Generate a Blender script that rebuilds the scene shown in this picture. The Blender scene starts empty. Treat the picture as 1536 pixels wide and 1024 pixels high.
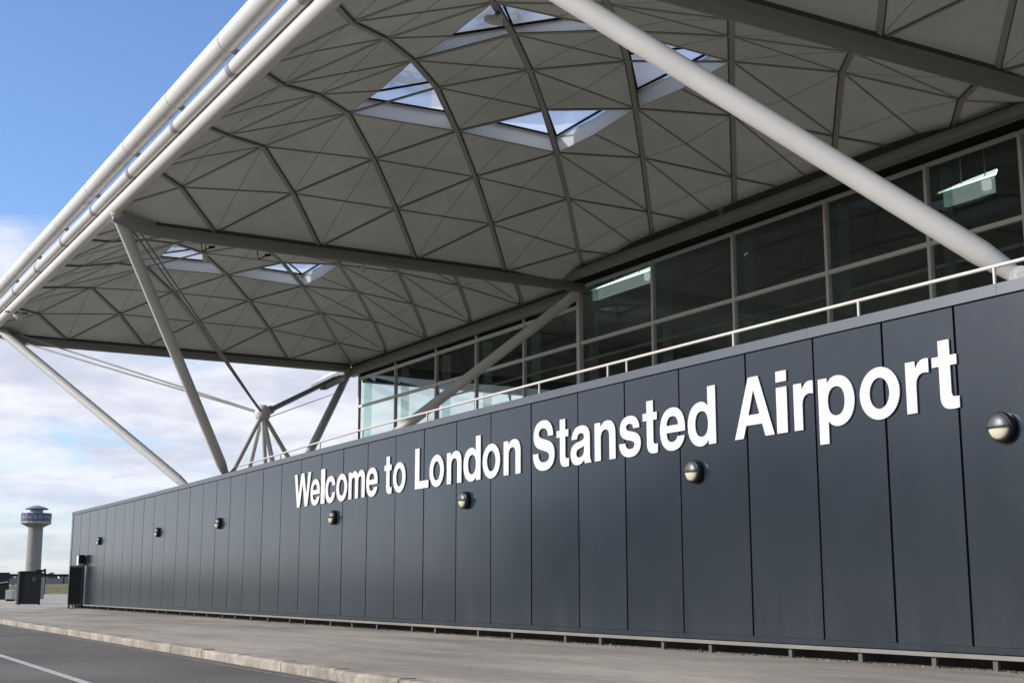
import bpy, math, random
from mathutils import Vector, Matrix
random.seed(7)
R = math.radians
scene = bpy.context.scene
COL = scene.collection
PI = math.pi

# ------------------------------------------------------------------ helpers
def lerp(a, b, t): return a + (b - a) * t

class MB:
    """collects shapes, builds ONE mesh object"""
    def __init__(s): s.v = []; s.f = []; s.m = []; s.sm = []
    def add(s, verts, faces, mat=0, smooth=False):
        o = len(s.v); s.v += [tuple(p) for p in verts]
        for f in faces:
            s.f.append([i + o for i in f]); s.m.append(mat); s.sm.append(smooth)
    def box(s, c, d, rz=0, mat=0):
        x, y, z = d[0] / 2, d[1] / 2, d[2] / 2
        ca, sa = math.cos(rz), math.sin(rz)
        vs = []
        for dz in (-z, z):
            for dx, dy in ((-x, -y), (x, -y), (x, y), (-x, y)):
                vs.append((c[0] + dx * ca - dy * sa, c[1] + dx * sa + dy * ca, c[2] + dz))
        s.add(vs, [(3, 2, 1, 0), (4, 5, 6, 7), (0, 1, 5, 4), (1, 2, 6, 5), (2, 3, 7, 6), (3, 0, 4, 7)], mat)
    def box2(s, a, b, mat=0):
        s.box([(a[i] + b[i]) / 2 for i in range(3)], [abs(b[i] - a[i]) for i in range(3)], 0, mat)
    def obox(s, p, q, w, h, mat=0):
        """box along p->q, width w (horizontal), height h"""
        p, q = Vector(p), Vector(q); d = (q - p).normalized()
        up = Vector((0, 0, 1)); 
        if abs(d.z) > .99: up = Vector((0, 1, 0))
        l = d.cross(up).normalized(); u = l.cross(d).normalized()
        vs = []
        for c in (p, q):
            for a, b in ((-1, -1), (1, -1), (1, 1), (-1, 1)):
                vs.append(c + l * (a * w / 2) + u * (b * h / 2))
        s.add(vs, [(3, 2, 1, 0), (4, 5, 6, 7), (0, 1, 5, 4), (1, 2, 6, 5), (2, 3, 7, 6), (3, 0, 4, 7)], mat)
    def tube(s, pts, rad, n=16, mat=0, cap=True):
        pts = [Vector(p) for p in pts]
        if not isinstance(rad, (list, tuple)): rad = [rad] * len(pts)
        rings = []
        d0 = (pts[1] - pts[0]).normalized()
        up = Vector((0, 0, 1)) if abs(d0.z) < .95 else Vector((1, 0, 0))
        l = d0.cross(up).normalized()
        base = len(s.v); vs = []
        for k, p in enumerate(pts):
            if k == 0: d = d0
            elif k == len(pts) - 1: d = (pts[k] - pts[k - 1]).normalized()
            else: d = ((pts[k] - pts[k - 1]).normalized() + (pts[k + 1] - pts[k]).normalized()).normalized()
            l = (l - d * l.dot(d)).normalized(); u = d.cross(l)
            for i in range(n):
                a = 2 * PI * i / n
                vs.append(p + (l * math.cos(a) + u * math.sin(a)) * rad[k])
        fs = []
        for k in range(len(pts) - 1):
            for i in range(n):
                j = (i + 1) % n
                fs.append((k * n + i, k * n + j, (k + 1) * n + j, (k + 1) * n + i))
        s.add(vs, fs, mat, True)
        if cap:
            s.add(vs[:n], [tuple(range(n - 1, -1, -1))], mat)
            s.add(vs[-n:], [tuple(range(n))], mat)
    def lathe(s, prof, c, n=32, axis='z', mat=0, smooth=True, a0=0, a1=2 * PI, dirx=None):
        """prof = [(r,h)]; axis z, or along the unit vector dirx"""
        full = abs(a1 - a0 - 2 * PI) < 1e-6
        m = n if full else n + 1
        if dirx is None: W, U, V = Vector((0, 0, 1)), Vector((1, 0, 0)), Vector((0, 1, 0))
        else:
            W = Vector(dirx).normalized(); V = Vector((0, 0, 1)); U = V.cross(W).normalized(); V = W.cross(U)
        c = Vector(c); vs = []
        for r, h in prof:
            for i in range(m):
                a = a0 + (a1 - a0) * i / n
                vs.append(c + W * h + (U * math.cos(a) + V * math.sin(a)) * r)
        fs = []
        for k in range(len(prof) - 1):
            for i in range(n):
                j = (i + 1) % m
                fs.append((k * m + i, k * m + j, (k + 1) * m + j, (k + 1) * m + i))
        s.add(vs, fs, mat, smooth)
    def prism(s, poly, a, b, mat=0, smooth=False):
        """poly = list of Vectors offset; extruded from a to b"""
        n = len(poly); a, b = Vector(a), Vector(b)
        vs = [a + Vector(p) for p in poly] + [b + Vector(p) for p in poly]
        s.add(vs, [tuple(range(n - 1, -1, -1)), tuple(range(n, 2 * n))], mat)
        s.add(vs, [(i, (i + 1) % n, n + (i + 1) % n, n + i) for i in range(n)], mat, smooth)
    def sweep(s, pts, w, zt, zb, mat=0):
        """rectangular strip along pts: horizontal width w, from z+zt (top) to z+zb"""
        pts = [Vector(p) for p in pts]; vs = []
        for k, p in enumerate(pts):
            a = pts[max(k - 1, 0)]; b = pts[min(k + 1, len(pts) - 1)]
            d = (b - a); d.z = 0; d.normalize(); l = Vector((-d.y, d.x, 0)) * (w / 2)
            vs += [p + l + Vector((0, 0, zt)), p - l + Vector((0, 0, zt)), p - l + Vector((0, 0, zb)), p + l + Vector((0, 0, zb))]
        fs = []
        for k in range(len(pts) - 1):
            o = 4 * k
            for i in range(4):
                j = (i + 1) % 4
                fs.append((o + i, o + j, o + 4 + j, o + 4 + i))
        e = 4 * (len(pts) - 1)
        fs += [(3, 2, 1, 0), (e, e + 1, e + 2, e + 3)]
        s.add(vs, fs, mat)
    def build(s, name, mats, parent=None, bevel=0, recalc=True):
        me = bpy.data.meshes.new(name)
        me.from_pydata(s.v, [], s.f)
        if not isinstance(mats, (list, tuple)): mats = [mats]
        for m in mats: me.materials.append(m)
        me.polygons.foreach_set('material_index', s.m)
        me.polygons.foreach_set('use_smooth', s.sm)
        me.update()
        if recalc:
            import bmesh
            bm = bmesh.new(); bm.from_mesh(me)
            bmesh.ops.remove_doubles(bm, verts=bm.verts, dist=1e-5) if recalc == 'weld' else None
            bmesh.ops.recalc_face_normals(bm, faces=bm.faces); bm.to_mesh(me); bm.free()
        o = bpy.data.objects.new(name, me); COL.objects.link(o)
        if parent is not None:
            o.parent = parent
            # Empties sit at the thing's base; part meshes sit at the world origin
            o.matrix_parent_inverse = Matrix.Translation(-parent.location) if parent.type == 'EMPTY' else Matrix()
        if bevel:
            md = o.modifiers.new('bevel', 'BEVEL'); md.width = bevel; md.segments = 2; md.limit_method = 'ANGLE'; md.angle_limit = R(40)
        return o

def tag(o, label=None, cat=None, group=None, kind=None):
    if label: o['label'] = label
    if cat: o['category'] = cat
    if group: o['group'] = group
    if kind: o['kind'] = kind
    return o
def thing(name, label, cat, loc=(0, 0, 0), group=None):
    o = bpy.data.objects.new(name, None); COL.objects.link(o); o.location = loc; o.empty_display_size = .3
    return tag(o, label, cat, group)

# ------------------------------------------------------------------ materials
def mat(name, col, rough=.6, metal=0, var=.0, vscale=3.0, bump=0, bscale=40, rvar=0, spec=.5, stretch=None, var2=0, v2scale=.4):
    m = bpy.data.materials.new(name); m.use_nodes = True
    nt = m.node_tree; N = nt.nodes; L = nt.links
    b = N['Principled BSDF']; b.inputs['Roughness'].default_value = rough; b.inputs['Metallic'].default_value = metal
    b.inputs['Specular IOR Level'].default_value = spec
    tc = N.new('ShaderNodeTexCoord'); mp = N.new('ShaderNodeMapping'); L.new(tc.outputs['Object'], mp.inputs['Vector'])
    if stretch: mp.inputs['Scale'].default_value = stretch
    src = None
    if var:
        nz = N.new('ShaderNodeTexNoise'); nz.inputs['Scale'].default_value = vscale; nz.inputs['Detail'].default_value = 6; nz.inputs['Roughness'].default_value = .6
        L.new(mp.outputs['Vector'], nz.inputs['Vector'])
        cr = N.new('ShaderNodeMapRange'); cr.inputs['From Min'].default_value = .3; cr.inputs['From Max'].default_value = .7
        cr.inputs['To Min'].default_value = 1 - var; cr.inputs['To Max'].default_value = 1 + var
        L.new(nz.outputs['Fac'], cr.inputs['Value']); fac = cr.outputs['Result']
        if var2:
            n2 = N.new('ShaderNodeTexNoise'); n2.inputs['Scale'].default_value = v2scale; n2.inputs['Detail'].default_value = 4
            L.new(mp.outputs['Vector'], n2.inputs['Vector'])
            c2 = N.new('ShaderNodeMapRange'); c2.inputs['From Min'].default_value = .35; c2.inputs['From Max'].default_value = .65
            c2.inputs['To Min'].default_value = 1 - var2; c2.inputs['To Max'].default_value = 1 + var2
            L.new(n2.outputs['Fac'], c2.inputs['Value'])
            mu = N.new('ShaderNodeMath'); mu.operation = 'MULTIPLY'; L.new(fac, mu.inputs[0]); L.new(c2.outputs['Result'], mu.inputs[1]); fac = mu.outputs[0]
        vm = N.new('ShaderNodeVectorMath'); vm.operation = 'SCALE'; vm.inputs[0].default_value = col; L.new(fac, vm.inputs['Scale'])
        L.new(vm.outputs['Vector'], b.inputs['Base Color'])
    else:
        b.inputs['Base Color'].default_value = (*col, 1)
    if rvar:
        n3 = N.new('ShaderNodeTexNoise'); n3.inputs['Scale'].default_value = vscale * 2; n3.inputs['Detail'].default_value = 5
        L.new(mp.outputs['Vector'], n3.inputs['Vector'])
        c3 = N.new('ShaderNodeMapRange'); c3.inputs['To Min'].default_value = rough - rvar; c3.inputs['To Max'].default_value = rough + rvar
        L.new(n3.outputs['Fac'], c3.inputs['Value']); L.new(c3.outputs['Result'], b.inputs['Roughness'])
    if bump:
        n4 = N.new('ShaderNodeTexNoise'); n4.inputs['Scale'].default_value = bscale; n4.inputs['Detail'].default_value = 6
        L.new(tc.outputs['Object'], n4.inputs['Vector'])
        bp = N.new('ShaderNodeBump'); bp.inputs['Strength'].default_value = bump; bp.inputs['Distance'].default_value = .02
        L.new(n4.outputs['Fac'], bp.inputs['Height']); L.new(bp.outputs['Normal'], b.inputs['Normal'])
    return m
def emis(name, col, st):
    m = bpy.data.materials.new(name); m.use_nodes = True; b = m.node_tree.nodes['Principled BSDF']
    b.inputs['Base Color'].default_value = (*col, 1); b.inputs['Emission Color'].default_value = (*col, 1); b.inputs['Emission Strength'].default_value = st
    return m
def glass(name, tint, refl=.12, rough=.0, haze=0):
    """thin architectural glass: tinted see-through plus mirror reflection"""
    m = bpy.data.materials.new(name); m.use_nodes = True; nt = m.node_tree; N = nt.nodes; L = nt.links; N.clear()
    out = N.new('ShaderNodeOutputMaterial'); mx = N.new('ShaderNodeMixShader')
    tr = N.new('ShaderNodeBsdfTransparent'); tr.inputs['Color'].default_value = (*tint, 1)
    gl = N.new('ShaderNodeBsdfGlossy'); gl.inputs['Roughness'].default_value = rough; gl.inputs['Color'].default_value = (.9, 1, .96, 1)
    geo = N.new('ShaderNodeNewGeometry'); dt = N.new('ShaderNodeVectorMath'); dt.operation = 'DOT_PRODUCT'
    L.new(geo.outputs['Normal'], dt.inputs[0]); L.new(geo.outputs['Incoming'], dt.inputs[1])
    def mm(op, x, y=None, z=None):
        n = N.new('ShaderNodeMath'); n.operation = op
        for i, q in enumerate((x, y, z)):
            if q is None: continue
            if isinstance(q, (int, float)): n.inputs[i].default_value = q
            else: L.new(q, n.inputs[i])
        return n.outputs[0]
    sch = mm('POWER', mm('SUBTRACT', 1.0, mm('ABSOLUTE', dt.outputs['Value'])), 5.0)
    L.new(mm('MULTIPLY_ADD', sch, .9, refl), mx.inputs['Fac'])
    base = tr.outputs[0]
    if haze:
        tl = N.new('ShaderNodeBsdfTranslucent'); tl.inputs['Color'].default_value = (.9, .92, .95, 1); hm = N.new('ShaderNodeMixShader'); hm.inputs[0].default_value = haze
        L.new(base, hm.inputs[1]); L.new(tl.outputs[0], hm.inputs[2]); base = hm.outputs[0]
    L.new(base, mx.inputs[1]); L.new(gl.outputs[0], mx.inputs[2]); L.new(mx.outputs[0], out.inputs['Surface'])
    return m

M = {}
M['panel'] = mat('slate_panel', (.0105, .0180, .0300), .27, .0, .06, .8, 0, rvar=.05, spec=.6)
def panel_mat():
    m = bpy.data.materials.new('slate_panel'); m.use_nodes = True; nt = m.node_tree; N = nt.nodes; L = nt.links; b = N['Principled BSDF']
    tc = N.new('ShaderNodeTexCoord'); oi = N.new('ShaderNodeObjectInfo')
    def nz(scale, sc, det=5, off=None):
        mp = N.new('ShaderNodeMapping'); mp.inputs['Scale'].default_value = sc; L.new(tc.outputs['Object'], mp.inputs['Vector'])
        n = N.new('ShaderNodeTexNoise'); n.inputs['Scale'].default_value = scale; n.inputs['Detail'].default_value = det; L.new(mp.outputs[0], n.inputs['Vector']); return n.outputs['Fac']
    def mr(v, a, c, d, e):
        n = N.new('ShaderNodeMapRange'); L.new(v, n.inputs['Value'])
        for k, x in zip(('From Min', 'From Max', 'To Min', 'To Max'), (a, c, d, e)): n.inputs[k].default_value = x
        return n.outputs['Result']
    def mu(a, c, op='MULTIPLY'):
        n = N.new('ShaderNodeMath'); n.operation = op
        for i, x in enumerate((a, c)):
            if isinstance(x, (int, float)): n.inputs[i].default_value = x
            else: L.new(x, n.inputs[i])
        return n.outputs[0]
    tone = mr(oi.outputs['Random'], 0, 1, .95, 1.05)
    streak = mr(nz(1.0, (6, 6, .35)), .35, .7, .97, 1.04)
    f = mu(tone, streak)
    vm = N.new('ShaderNodeVectorMath'); vm.operation = 'SCALE'; vm.inputs[0].default_value = (.0145, .0228, .0335); L.new(f, vm.inputs['Scale'])
    scuff = mr(nz(5, (1.2, 3.0, 9), 8), .70, .76, 0, .30)
    dust = mu(mr(nz(3, (1, 1, .25), 6), .45, .75, 0, .08), 1.0)
    sp = N.new('ShaderNodeSeparateXYZ'); L.new(tc.outputs['Object'], sp.inputs[0])
    low = mr(sp.outputs['Z'], -.65, .35, 1, 0)
    fac = mu(mu(scuff, low), mu(dust, low), 'ADD')
    mx = N.new('ShaderNodeMixRGB'); L.new(fac, mx.inputs[0]); L.new(vm.outputs['Vector'], mx.inputs[1]); mx.inputs[2].default_value = (.16, .155, .145, 1)
    L.new(mx.outputs[0], b.inputs['Base Color'])
    b.inputs['Specular IOR Level'].default_value = .8
    L.new(mu(mr(nz(2.2, (1, 1, .6), 5), .3, .7, .185, .215), mr(oi.outputs['Random'], 0, 1, -.01, .01), 'ADD'), b.inputs['Roughness'])
    return m
M['panel'] = panel_mat()
M['panelback'] = mat('panel_backing', (.012, .013, .016), .7)
M['coping'] = mat('coping_metal', (.085, .095, .115), .38, 0, .06, 1.2, spec=.7)
M['steel'] = mat('white_steel', (.66, .645, .615), .38, 0, .05, 1.2, rvar=.06, var2=.05, v2scale=.25)
M['clad'] = mat('eaves_cladding', (.72, .71, .68), .35, 0, .03, .8, var2=.05, v2scale=.3)
M['band'] = mat('joint_band', (.33, .33, .35), .4)
M['black'] = mat('black_joint', (.012, .012, .013), .6)
M['soffit'] = mat('soffit_panel', (.74, .775, .75), .7, 0, .06, 1.5, var2=.08, v2scale=.3)
M['rib'] = mat('soffit_rib', (.40, .405, .375), .55, 0, .05, 2)
M['gasket'] = mat('gasket', (.075, .075, .068), .8)
M['softline'] = mat('soft_joint', (.19, .19, .175), .8)
M['seam'] = mat('panel_seam', (.36, .365, .345), .8)
M['beam'] = mat('beam_paint', (.24, .24, .23), .45, 0, .06, 1.5, stretch=(.3, 3, 3))
M['reveal'] = mat('reveal_white', (.90, .90, .89), .45)
M['roof'] = mat('roof_sheet', (.45, .45, .45), .6)
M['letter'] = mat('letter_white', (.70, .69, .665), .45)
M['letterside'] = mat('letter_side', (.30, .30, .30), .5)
M['rail'] = mat('rail_white', (.70, .67, .62), .35)
M['mullion'] = mat('mullion_grey', (.74, .74, .73), .4)
M['frameblack'] = mat('frame_black', (.010, .011, .012), .8, spec=.1)
M['glass'] = glass('facade_glass', (.90, .96, .935), .07)
M['glassend'] = glass('end_glass', (.93, .99, .97), .05)
M['skyglass'] = glass('skylight_glass', (.95, .97, .98), .03, haze=.55)
M['fin'] = glass('glass_fin', (.80, .90, .86), .03, haze=.10)
M['inner'] = mat('interior_dark', (.15, .16, .155), .7, 0, .2, .6)
M['innerbeam'] = mat('interior_beam', (.22, .24, .23), .6)
M['innerfloor'] = mat('interior_floor', (.05, .055, .05), .5)
M['lamp'] = emis('interior_lamp', (.80, .92, .88), .72)
M['glowbox'] = emis('glowing_box', (.62, .72, .68), .45)  # small box on the tray, its brightness put in as emission
M['trayglow'] = emis('tray_glow', (.45, .56, .52), .22)  # tray side is no lamp; its brightness is put in as a faint glow
M['asphalt'] = mat('asphalt', (.135, .125, .115), .9, 0, .28, 26, .7, 110, var2=.22, v2scale=.3)
M['pave'] = mat('pavement', (.335, .303, .255), .85, 0, .16, 5, .5, 45, var2=.24, v2scale=.45, stretch=(1.8, .5, 1))
M['kerb'] = mat('kerb_stone', (.325, .285, .235), .9, 0, .3, 6, .8, 25, var2=.22, v2scale=1.1)
M['mark'] = mat('road_paint', (.45, .45, .43), .7, 0, .25, 12, .2, 80)
M['worn'] = mat('worn_paint', (.20, .19, .17), .8, 0, .5, 8, var2=.3, v2scale=1)
M['ground'] = mat('far_ground', (.11, .115, .06), .9, 0, .3, .05)
M['grass'] = mat('verge_grass', (.15, .14, .065), .95, 0, .3, .8, .6, 8)
M['concrete'] = mat('tower_concrete', (.27, .262, .24), .8, 0, .14, .35, stretch=(1, 1, .35), var2=.08, v2scale=.1)
M['towerband'] = mat('tower_band', (.085, .105, .15), .5)
M['towerrim'] = mat('tower_rim', (.35, .37, .38), .5)
M['towerroof'] = mat('tower_roof', (.16, .19, .23), .5)
M['glyph'] = mat('tower_marks', (.34, .38, .46), .6)
M['lightblack'] = mat('light_body', (.014, .015, .017), .32)
M['hood'] = mat('light_hood', (.10, .105, .11), .42, .4)
M['lens'] = mat('light_lens', (.66, .62, .44), .3)
M['dark'] = mat('dark_steel', (.018, .020, .023), .75, 0, .15, 3, spec=.15)
M['grey'] = mat('grey_steel', (.16, .16, .16), .5)
M['white'] = mat('white_plastic', (.75, .74, .72), .4)
M['block'] = mat('pale_concrete', (.42, .42, .40), .8, 0, .1, 4)
M['leaf'] = mat('hedge_leaf', (.040, .060, .045), .9, 0, .35, .3)
M['debris'] = mat('dry_debris', (.30, .25, .18), .9, 0, .5, 20)
M['debrisd'] = mat('dark_debris', (.09, .075, .05), .9, 0, .4, 20)
M['fence'] = mat('fence_mesh', (.20, .22, .23), .7)
M['dark2'] = mat('plinth_dark', (.028, .030, .034), .75, 0, .25, 5)
M['footgrey'] = mat('foot_grey', (.09, .09, .085), .7)
M['kick'] = mat('kick_rail', (.19, .18, .165), .6, 0, .15, 2)
M['cable'] = mat('steel_rod', (.30, .30, .29), .4, .3)

# ------------------------------------------------------------------ camera
F = 1997.0; YAW = R(30.109); TILT = R(10.436)
FW = Vector((math.sin(YAW) * math.cos(TILT), math.cos(YAW) * math.cos(TILT), math.sin(TILT)))
RT = Vector((math.cos(YAW), -math.sin(YAW), 0)); UP = RT.cross(FW)
cd = bpy.data.cameras.new('camera'); cam = bpy.data.objects.new('camera', cd); COL.objects.link(cam)
cam.matrix_world = Matrix((RT, UP, -FW)).transposed().to_4x4()
cd.sensor_width = 36; cd.lens = F / 1536 * 36; cd.clip_start = .1; cd.clip_end = 6000
scene.camera = cam

# ------------------------------------------------------------------ world, sun
TOSUN = Vector((-1.0, .40, .42)).normalized()
sun_el = math.asin(TOSUN.z); sun_az = math.atan2(TOSUN.x, TOSUN.y)
w = bpy.data.worlds.new('World'); scene.world = w; w.use_nodes = True
nt = w.node_tree; N = nt.nodes; L = nt.links
bg = N['Background']; bg.inputs['Strength'].default_value = .10
sky = N.new('ShaderNodeTexSky'); sky.sky_type = 'NISHITA'; sky.sun_disc = False
sky.sun_elevation = sun_el; sky.sun_rotation = sun_az; sky.altitude = 100; sky.air_density = 1.0; sky.dust_density = .6; sky.ozone_density = 2.0
tc = N.new('ShaderNodeTexCoord'); sep = N.new('ShaderNodeSeparateXYZ'); L.new(tc.outputs['Generated'], sep.inputs[0])
def math_(op, a, b=None, clamp=False):
    n = N.new('ShaderNodeMath'); n.operation = op; n.use_clamp = clamp
    for i, x in enumerate((a, b)):
        if x is None: continue
        if isinstance(x, (int, float)): n.inputs[i].default_value = x
        else: L.new(x, n.inputs[i])
    return n.outputs[0]
def mapr(v, a, b, c, d, smooth=True):
    n = N.new('ShaderNodeMapRange'); n.interpolation_type = 'SMOOTHSTEP' if smooth else 'LINEAR'
    L.new(v, n.inputs['Value'])
    for k, x in zip(('From Min', 'From Max', 'To Min', 'To Max'), (a, b, c, d)): n.inputs[k].default_value = x
    return n.outputs['Result']
Z = sep.outputs['Z']
zz = math_('ADD', math_('MAXIMUM', Z, 0.0), .16)
cmb = N.new('ShaderNodeCombineXYZ')
L.new(math_('DIVIDE', sep.outputs['X'], zz), cmb.inputs[0]); L.new(math_('DIVIDE', sep.outputs['Y'], zz), cmb.inputs[1])
def noise(vec, scale, detail, rough=.55, off=(0, 0, 0), sc=(1, 1, 1), dist=0):
    mp = N.new('ShaderNodeMapping'); mp.inputs['Location'].default_value = off; mp.inputs['Scale'].default_value = sc
    L.new(vec, mp.inputs['Vector'])
    n = N.new('ShaderNodeTexNoise'); n.inputs['Scale'].default_value = scale; n.inputs['Detail'].default_value = detail; n.inputs['Roughness'].default_value = rough; n.inputs['Distortion'].default_value = dist
    L.new(mp.outputs[0], n.inputs['Vector']); return n.outputs['Fac']
n1 = noise(cmb.outputs[0], 1.15, 9, .58, (3.1, 1.7, 0), dist=.3)
n2 = noise(cmb.outputs[0], 2.6, 8, .6, (7.3, 4.2, 2))
n3 = noise(tc.outputs['Generated'], 5, 7, .6, (1, 2, 3), (1, 1, 3.5))
cover = math_('ADD', mapr(Z, .215, .295, .17, -.10), mapr(Z, .42, .58, 0, .25))          # more cloud towards the horizon
dens = math_('ADD', math_('ADD', math_('MULTIPLY', n1, .65), math_('MULTIPLY', n3, .35)), cover)
mask = mapr(dens, .50, .66, 0, 1)
lowfade = mapr(Z, .0, .10, .55, 1.0)
mask = math_('MULTIPLY', mask, lowfade)
shade = mapr(n2, .35, .63, 0, 1)
cc = N.new('ShaderNodeMixRGB'); cc.inputs[1].default_value = (4.6, 4.9, 5.85, 1); cc.inputs[2].default_value = (6.6, 6.75, 7.35, 1); L.new(shade, cc.inputs[0])
skc = N.new('ShaderNodeMixRGB'); skc.blend_type = 'MULTIPLY'; skc.inputs[0].default_value = 1; L.new(sky.outputs[0], skc.inputs[1]); skc.inputs[2].default_value = (1.12, 1.27, 1.60, 1)
mx = N.new('ShaderNodeMixRGB'); L.new(mask, mx.inputs[0]); L.new(skc.outputs[0], mx.inputs[1]); L.new(cc.outputs[0], mx.inputs[2])
L.new(mx.outputs[0], bg.inputs['Color'])
ld = bpy.data.lights.new('sun', 'SUN'); ld.energy = 3.0; ld.angle = R(1.0); ld.color = (1, .94, .85)
sun = bpy.data.objects.new('sun', ld); COL.objects.link(sun); sun.rotation_euler = (-TOSUN).to_track_quat('-Z', 'Y').to_euler()
scene.cycles.caustics_reflective = False; scene.cycles.caustics_refractive = False
scene.view_settings.view_transform = 'Standard'; scene.view_settings.look = 'None'; scene.view_settings.gamma = 1; scene.view_settings.exposure = .5

# ------------------------------------------------------------------ ground
GZ = -.915      # pavement top
RZ = -1.035     # road
def kx(y): return 5.52 + .0333 * y       # kerb line (front top edge)
b = MB(); b.add([(-3000, -3000, -1.12), (3000, -3000, -1.12), (3000, 3000, -1.12), (-3000, 3000, -1.12)], [(0, 1, 2, 3)])
tag(b.build('ground', M['ground']), kind='structure')
b = MB(); b.add([(-40, -40, RZ), (kx(-40) + .1, -40, RZ), (kx(200) + .1, 200, RZ), (-40, 200, RZ)], [(0, 1, 2, 3)])
tag(b.build('road', M['asphalt']), kind='structure')
b = MB()
b.prism([(0, 0, 0)] * 0 or [(kx(-40) + .2, -40, 0), (90, -40, 0), (90, 188, 0), (kx(188) + .2, 188, 0)], (0, 0, -1.3), (0, 0, GZ))
tag(b.build('pavement', M['pave']), kind='structure')
# kerb: separate stones laid end to end in one course
b = MB(); y = -14.0
while y < 186:
    ln = .915 if y < 90 else 3.0
    y2 = y + ln - .008
    j = [random.uniform(-.006, .006) for _ in range(6)]
    z1, z2 = GZ + .004 + j[0], GZ + .004 + j[1]
    def xs(yy, o): return kx(yy) + o
    prof = [(.0 + j[2], RZ - .1), (.0 + j[2], -.03), (.012, -.012), (.035, 0), (.20, 0), (.20, RZ - .1)]
    vs = []
    for yy, zt in ((y, z1), (y2, z2)):
        for o, h in prof:
            vs.append((xs(yy, o), yy, zt + h if h > -.5 else h))
    n = len(prof)
    b.add(vs, [tuple(range(n)), tuple(range(n, 2 * n))] + [(i, (i + 1) % n, n + (i + 1) % n, n + i) for i in range(n)])
    y += ln
tag(b.build('kerb', M['kerb']), kind='structure')
def strip(x0, w_, y0, y1, z, slope=.0333, n=1):
    return [(x0 + slope * y0, y0, z), (x0 + w_ + slope * y0, y0, z), (x0 + w_ + slope * y1, y1, z), (x0 + slope * y1, y1, z)]
b = MB(); b.add(strip(2.92, .115, -20, 150, RZ + .004, .034), [(0, 1, 2, 3)])
tag(b.build('road_marking', M['mark']), kind='structure')
b = MB()
b.add(strip(5.26, .07, -20, 150, RZ + .004), [(0, 1, 2, 3)]); b.add(strip(5.42, .06, -20, 150, RZ + .004), [(0, 1, 2, 3)])
tag(b.build('worn_edge_line', M['worn']), kind='structure')
# grass bank far off
b = MB(); nx = 60
for k in range(nx):
    x0, x1 = lerp(-60, 110, k / nx), lerp(-60, 110, (k + 1) / nx)
    h0, h1 = .28 + .1 * math.sin(k * .7), .28 + .1 * math.sin((k + 1) * .7)
    b.add([(x0, 189, -1.1), (x1, 189, -1.1), (x1, 193, h1), (x0, 193, h0), (x1, 215, h1 + .1), (x0, 215, h0 + .1), (x1, 230, -1.1), (x0, 230, -1.1)],
          [(0, 1, 2, 3), (3, 2, 4, 5), (5, 4, 6, 7)], 0, True)
tag(b.build('grass_bank', M['grass'], recalc='weld'), kind='structure')
# far belt of trees
b = MB(); rnd = random.Random(3)
for k in range(11000):
    x = rnd.uniform(-260, 420); yb = 480 + rnd.uniform(0, 25)
    top = 5.0 + .4 * math.sin(x * .031) + .35 * math.sin(x * .13 + 1) + .3 * math.sin(x * .41)
    z = -1 + top * rnd.random() ** .55; s_ = rnd.uniform(.5, 1.2)
    n_ = Vector((rnd.uniform(-1, 1), rnd.uniform(-1, .2), rnd.uniform(-.3, 1))).normalized()
    t = n_.orthogonal().normalized(); u = n_.cross(t); c = Vector((x, yb, z))
    b.add([c + t * s_, c + u * s_ * .8, c - t * s_, c - u * s_ * .7], [(0, 1, 2, 3)])
tag(b.build('treeline', M['leaf'], recalc=False), 'dark belt of far trees on the horizon left of the slate wall', 'trees', kind='stuff')

# unseen belt of trees, added across the road to darken the wall's low reflections
b = MB(); rnd = random.Random(9)
for k in range(5200):
    yb = rnd.uniform(-60, 112); x = -36 + rnd.uniform(-5, 5)
    top = 9.2 + 1.5 * math.sin(yb * .11) + 1.0 * math.sin(yb * .37 + 1)
    z = -1 + top * rnd.random() ** .6; s_ = rnd.uniform(.4, 1.0)
    n_ = Vector((rnd.uniform(-.2, 1), rnd.uniform(-1, 1), rnd.uniform(-.3, 1))).normalized()
    t = n_.orthogonal().normalized(); u = n_.cross(t); c = Vector((x, yb, z))
    b.add([c + t * s_, c + u * s_ * .8, c - t * s_, c - u * s_ * .7], [(0, 1, 2, 3)])
tag(b.build('reflection_belt', M['leaf'], recalc=False), 'unseen belt of trees added across the road to darken reflections in the slate wall', 'trees', kind='stuff')

# ------------------------------------------------------------------ slate wall
def wx(y): return -1.7157964661718837e-05 * y ** 3 + .002052609523628062 * y * y - .04492531643122168 * y + 12.445536474583083
def wn(y):
    d = (wx(y + .05) - wx(y - .05)) / .1
    t = Vector((d, 1, 0)).normalized(); return t, Vector((-t.y, t.x, 0))     # tangent, outward normal (to the road)
JY = [6.9, 8.25, 9.5, 10.663, 11.803, 13.038, 14.419, 15.978, 17.432, 18.834, 20.419, 21.951, 23.406, 24.926, 26.397, 27.984, 29.516, 31.006, 32.526, 34.077, 35.69, 37.32, 38.86, 40.377, 41.919, 43.545, 45.118, 46.788, 48.458, 50.092, 51.698, 53.295, 54.964, 56.58, 58.127, 59.865, 61.624, 63.294]
ZB, ZT = -.655, 3.25; ZC = 3.385
def wp(y, off, z):
    t, n = wn(y); p = Vector((wx(y), y, z)) + n * off; return p
wall = thing('cladding_wall', 'long dark slate grey panelled wall carrying the white welcome lettering', 'wall', (wx(30), 30, GZ))
def wseg(b, y0, y1, o0, o1, z0, z1, m=0):
    ps = [wp(y0, o0, z0), wp(y1, o0, z0), wp(y1, o1, z0), wp(y0, o1, z0), wp(y0, o0, z1), wp(y1, o0, z1), wp(y1, o1, z1), wp(y0, o1, z1)]
    b.add(ps, [(3, 2, 1, 0), (4, 5, 6, 7), (0, 1, 5, 4), (1, 2, 6, 5), (2, 3, 7, 6), (3, 0, 4, 7)], m)
rnd = random.Random(11)
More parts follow.
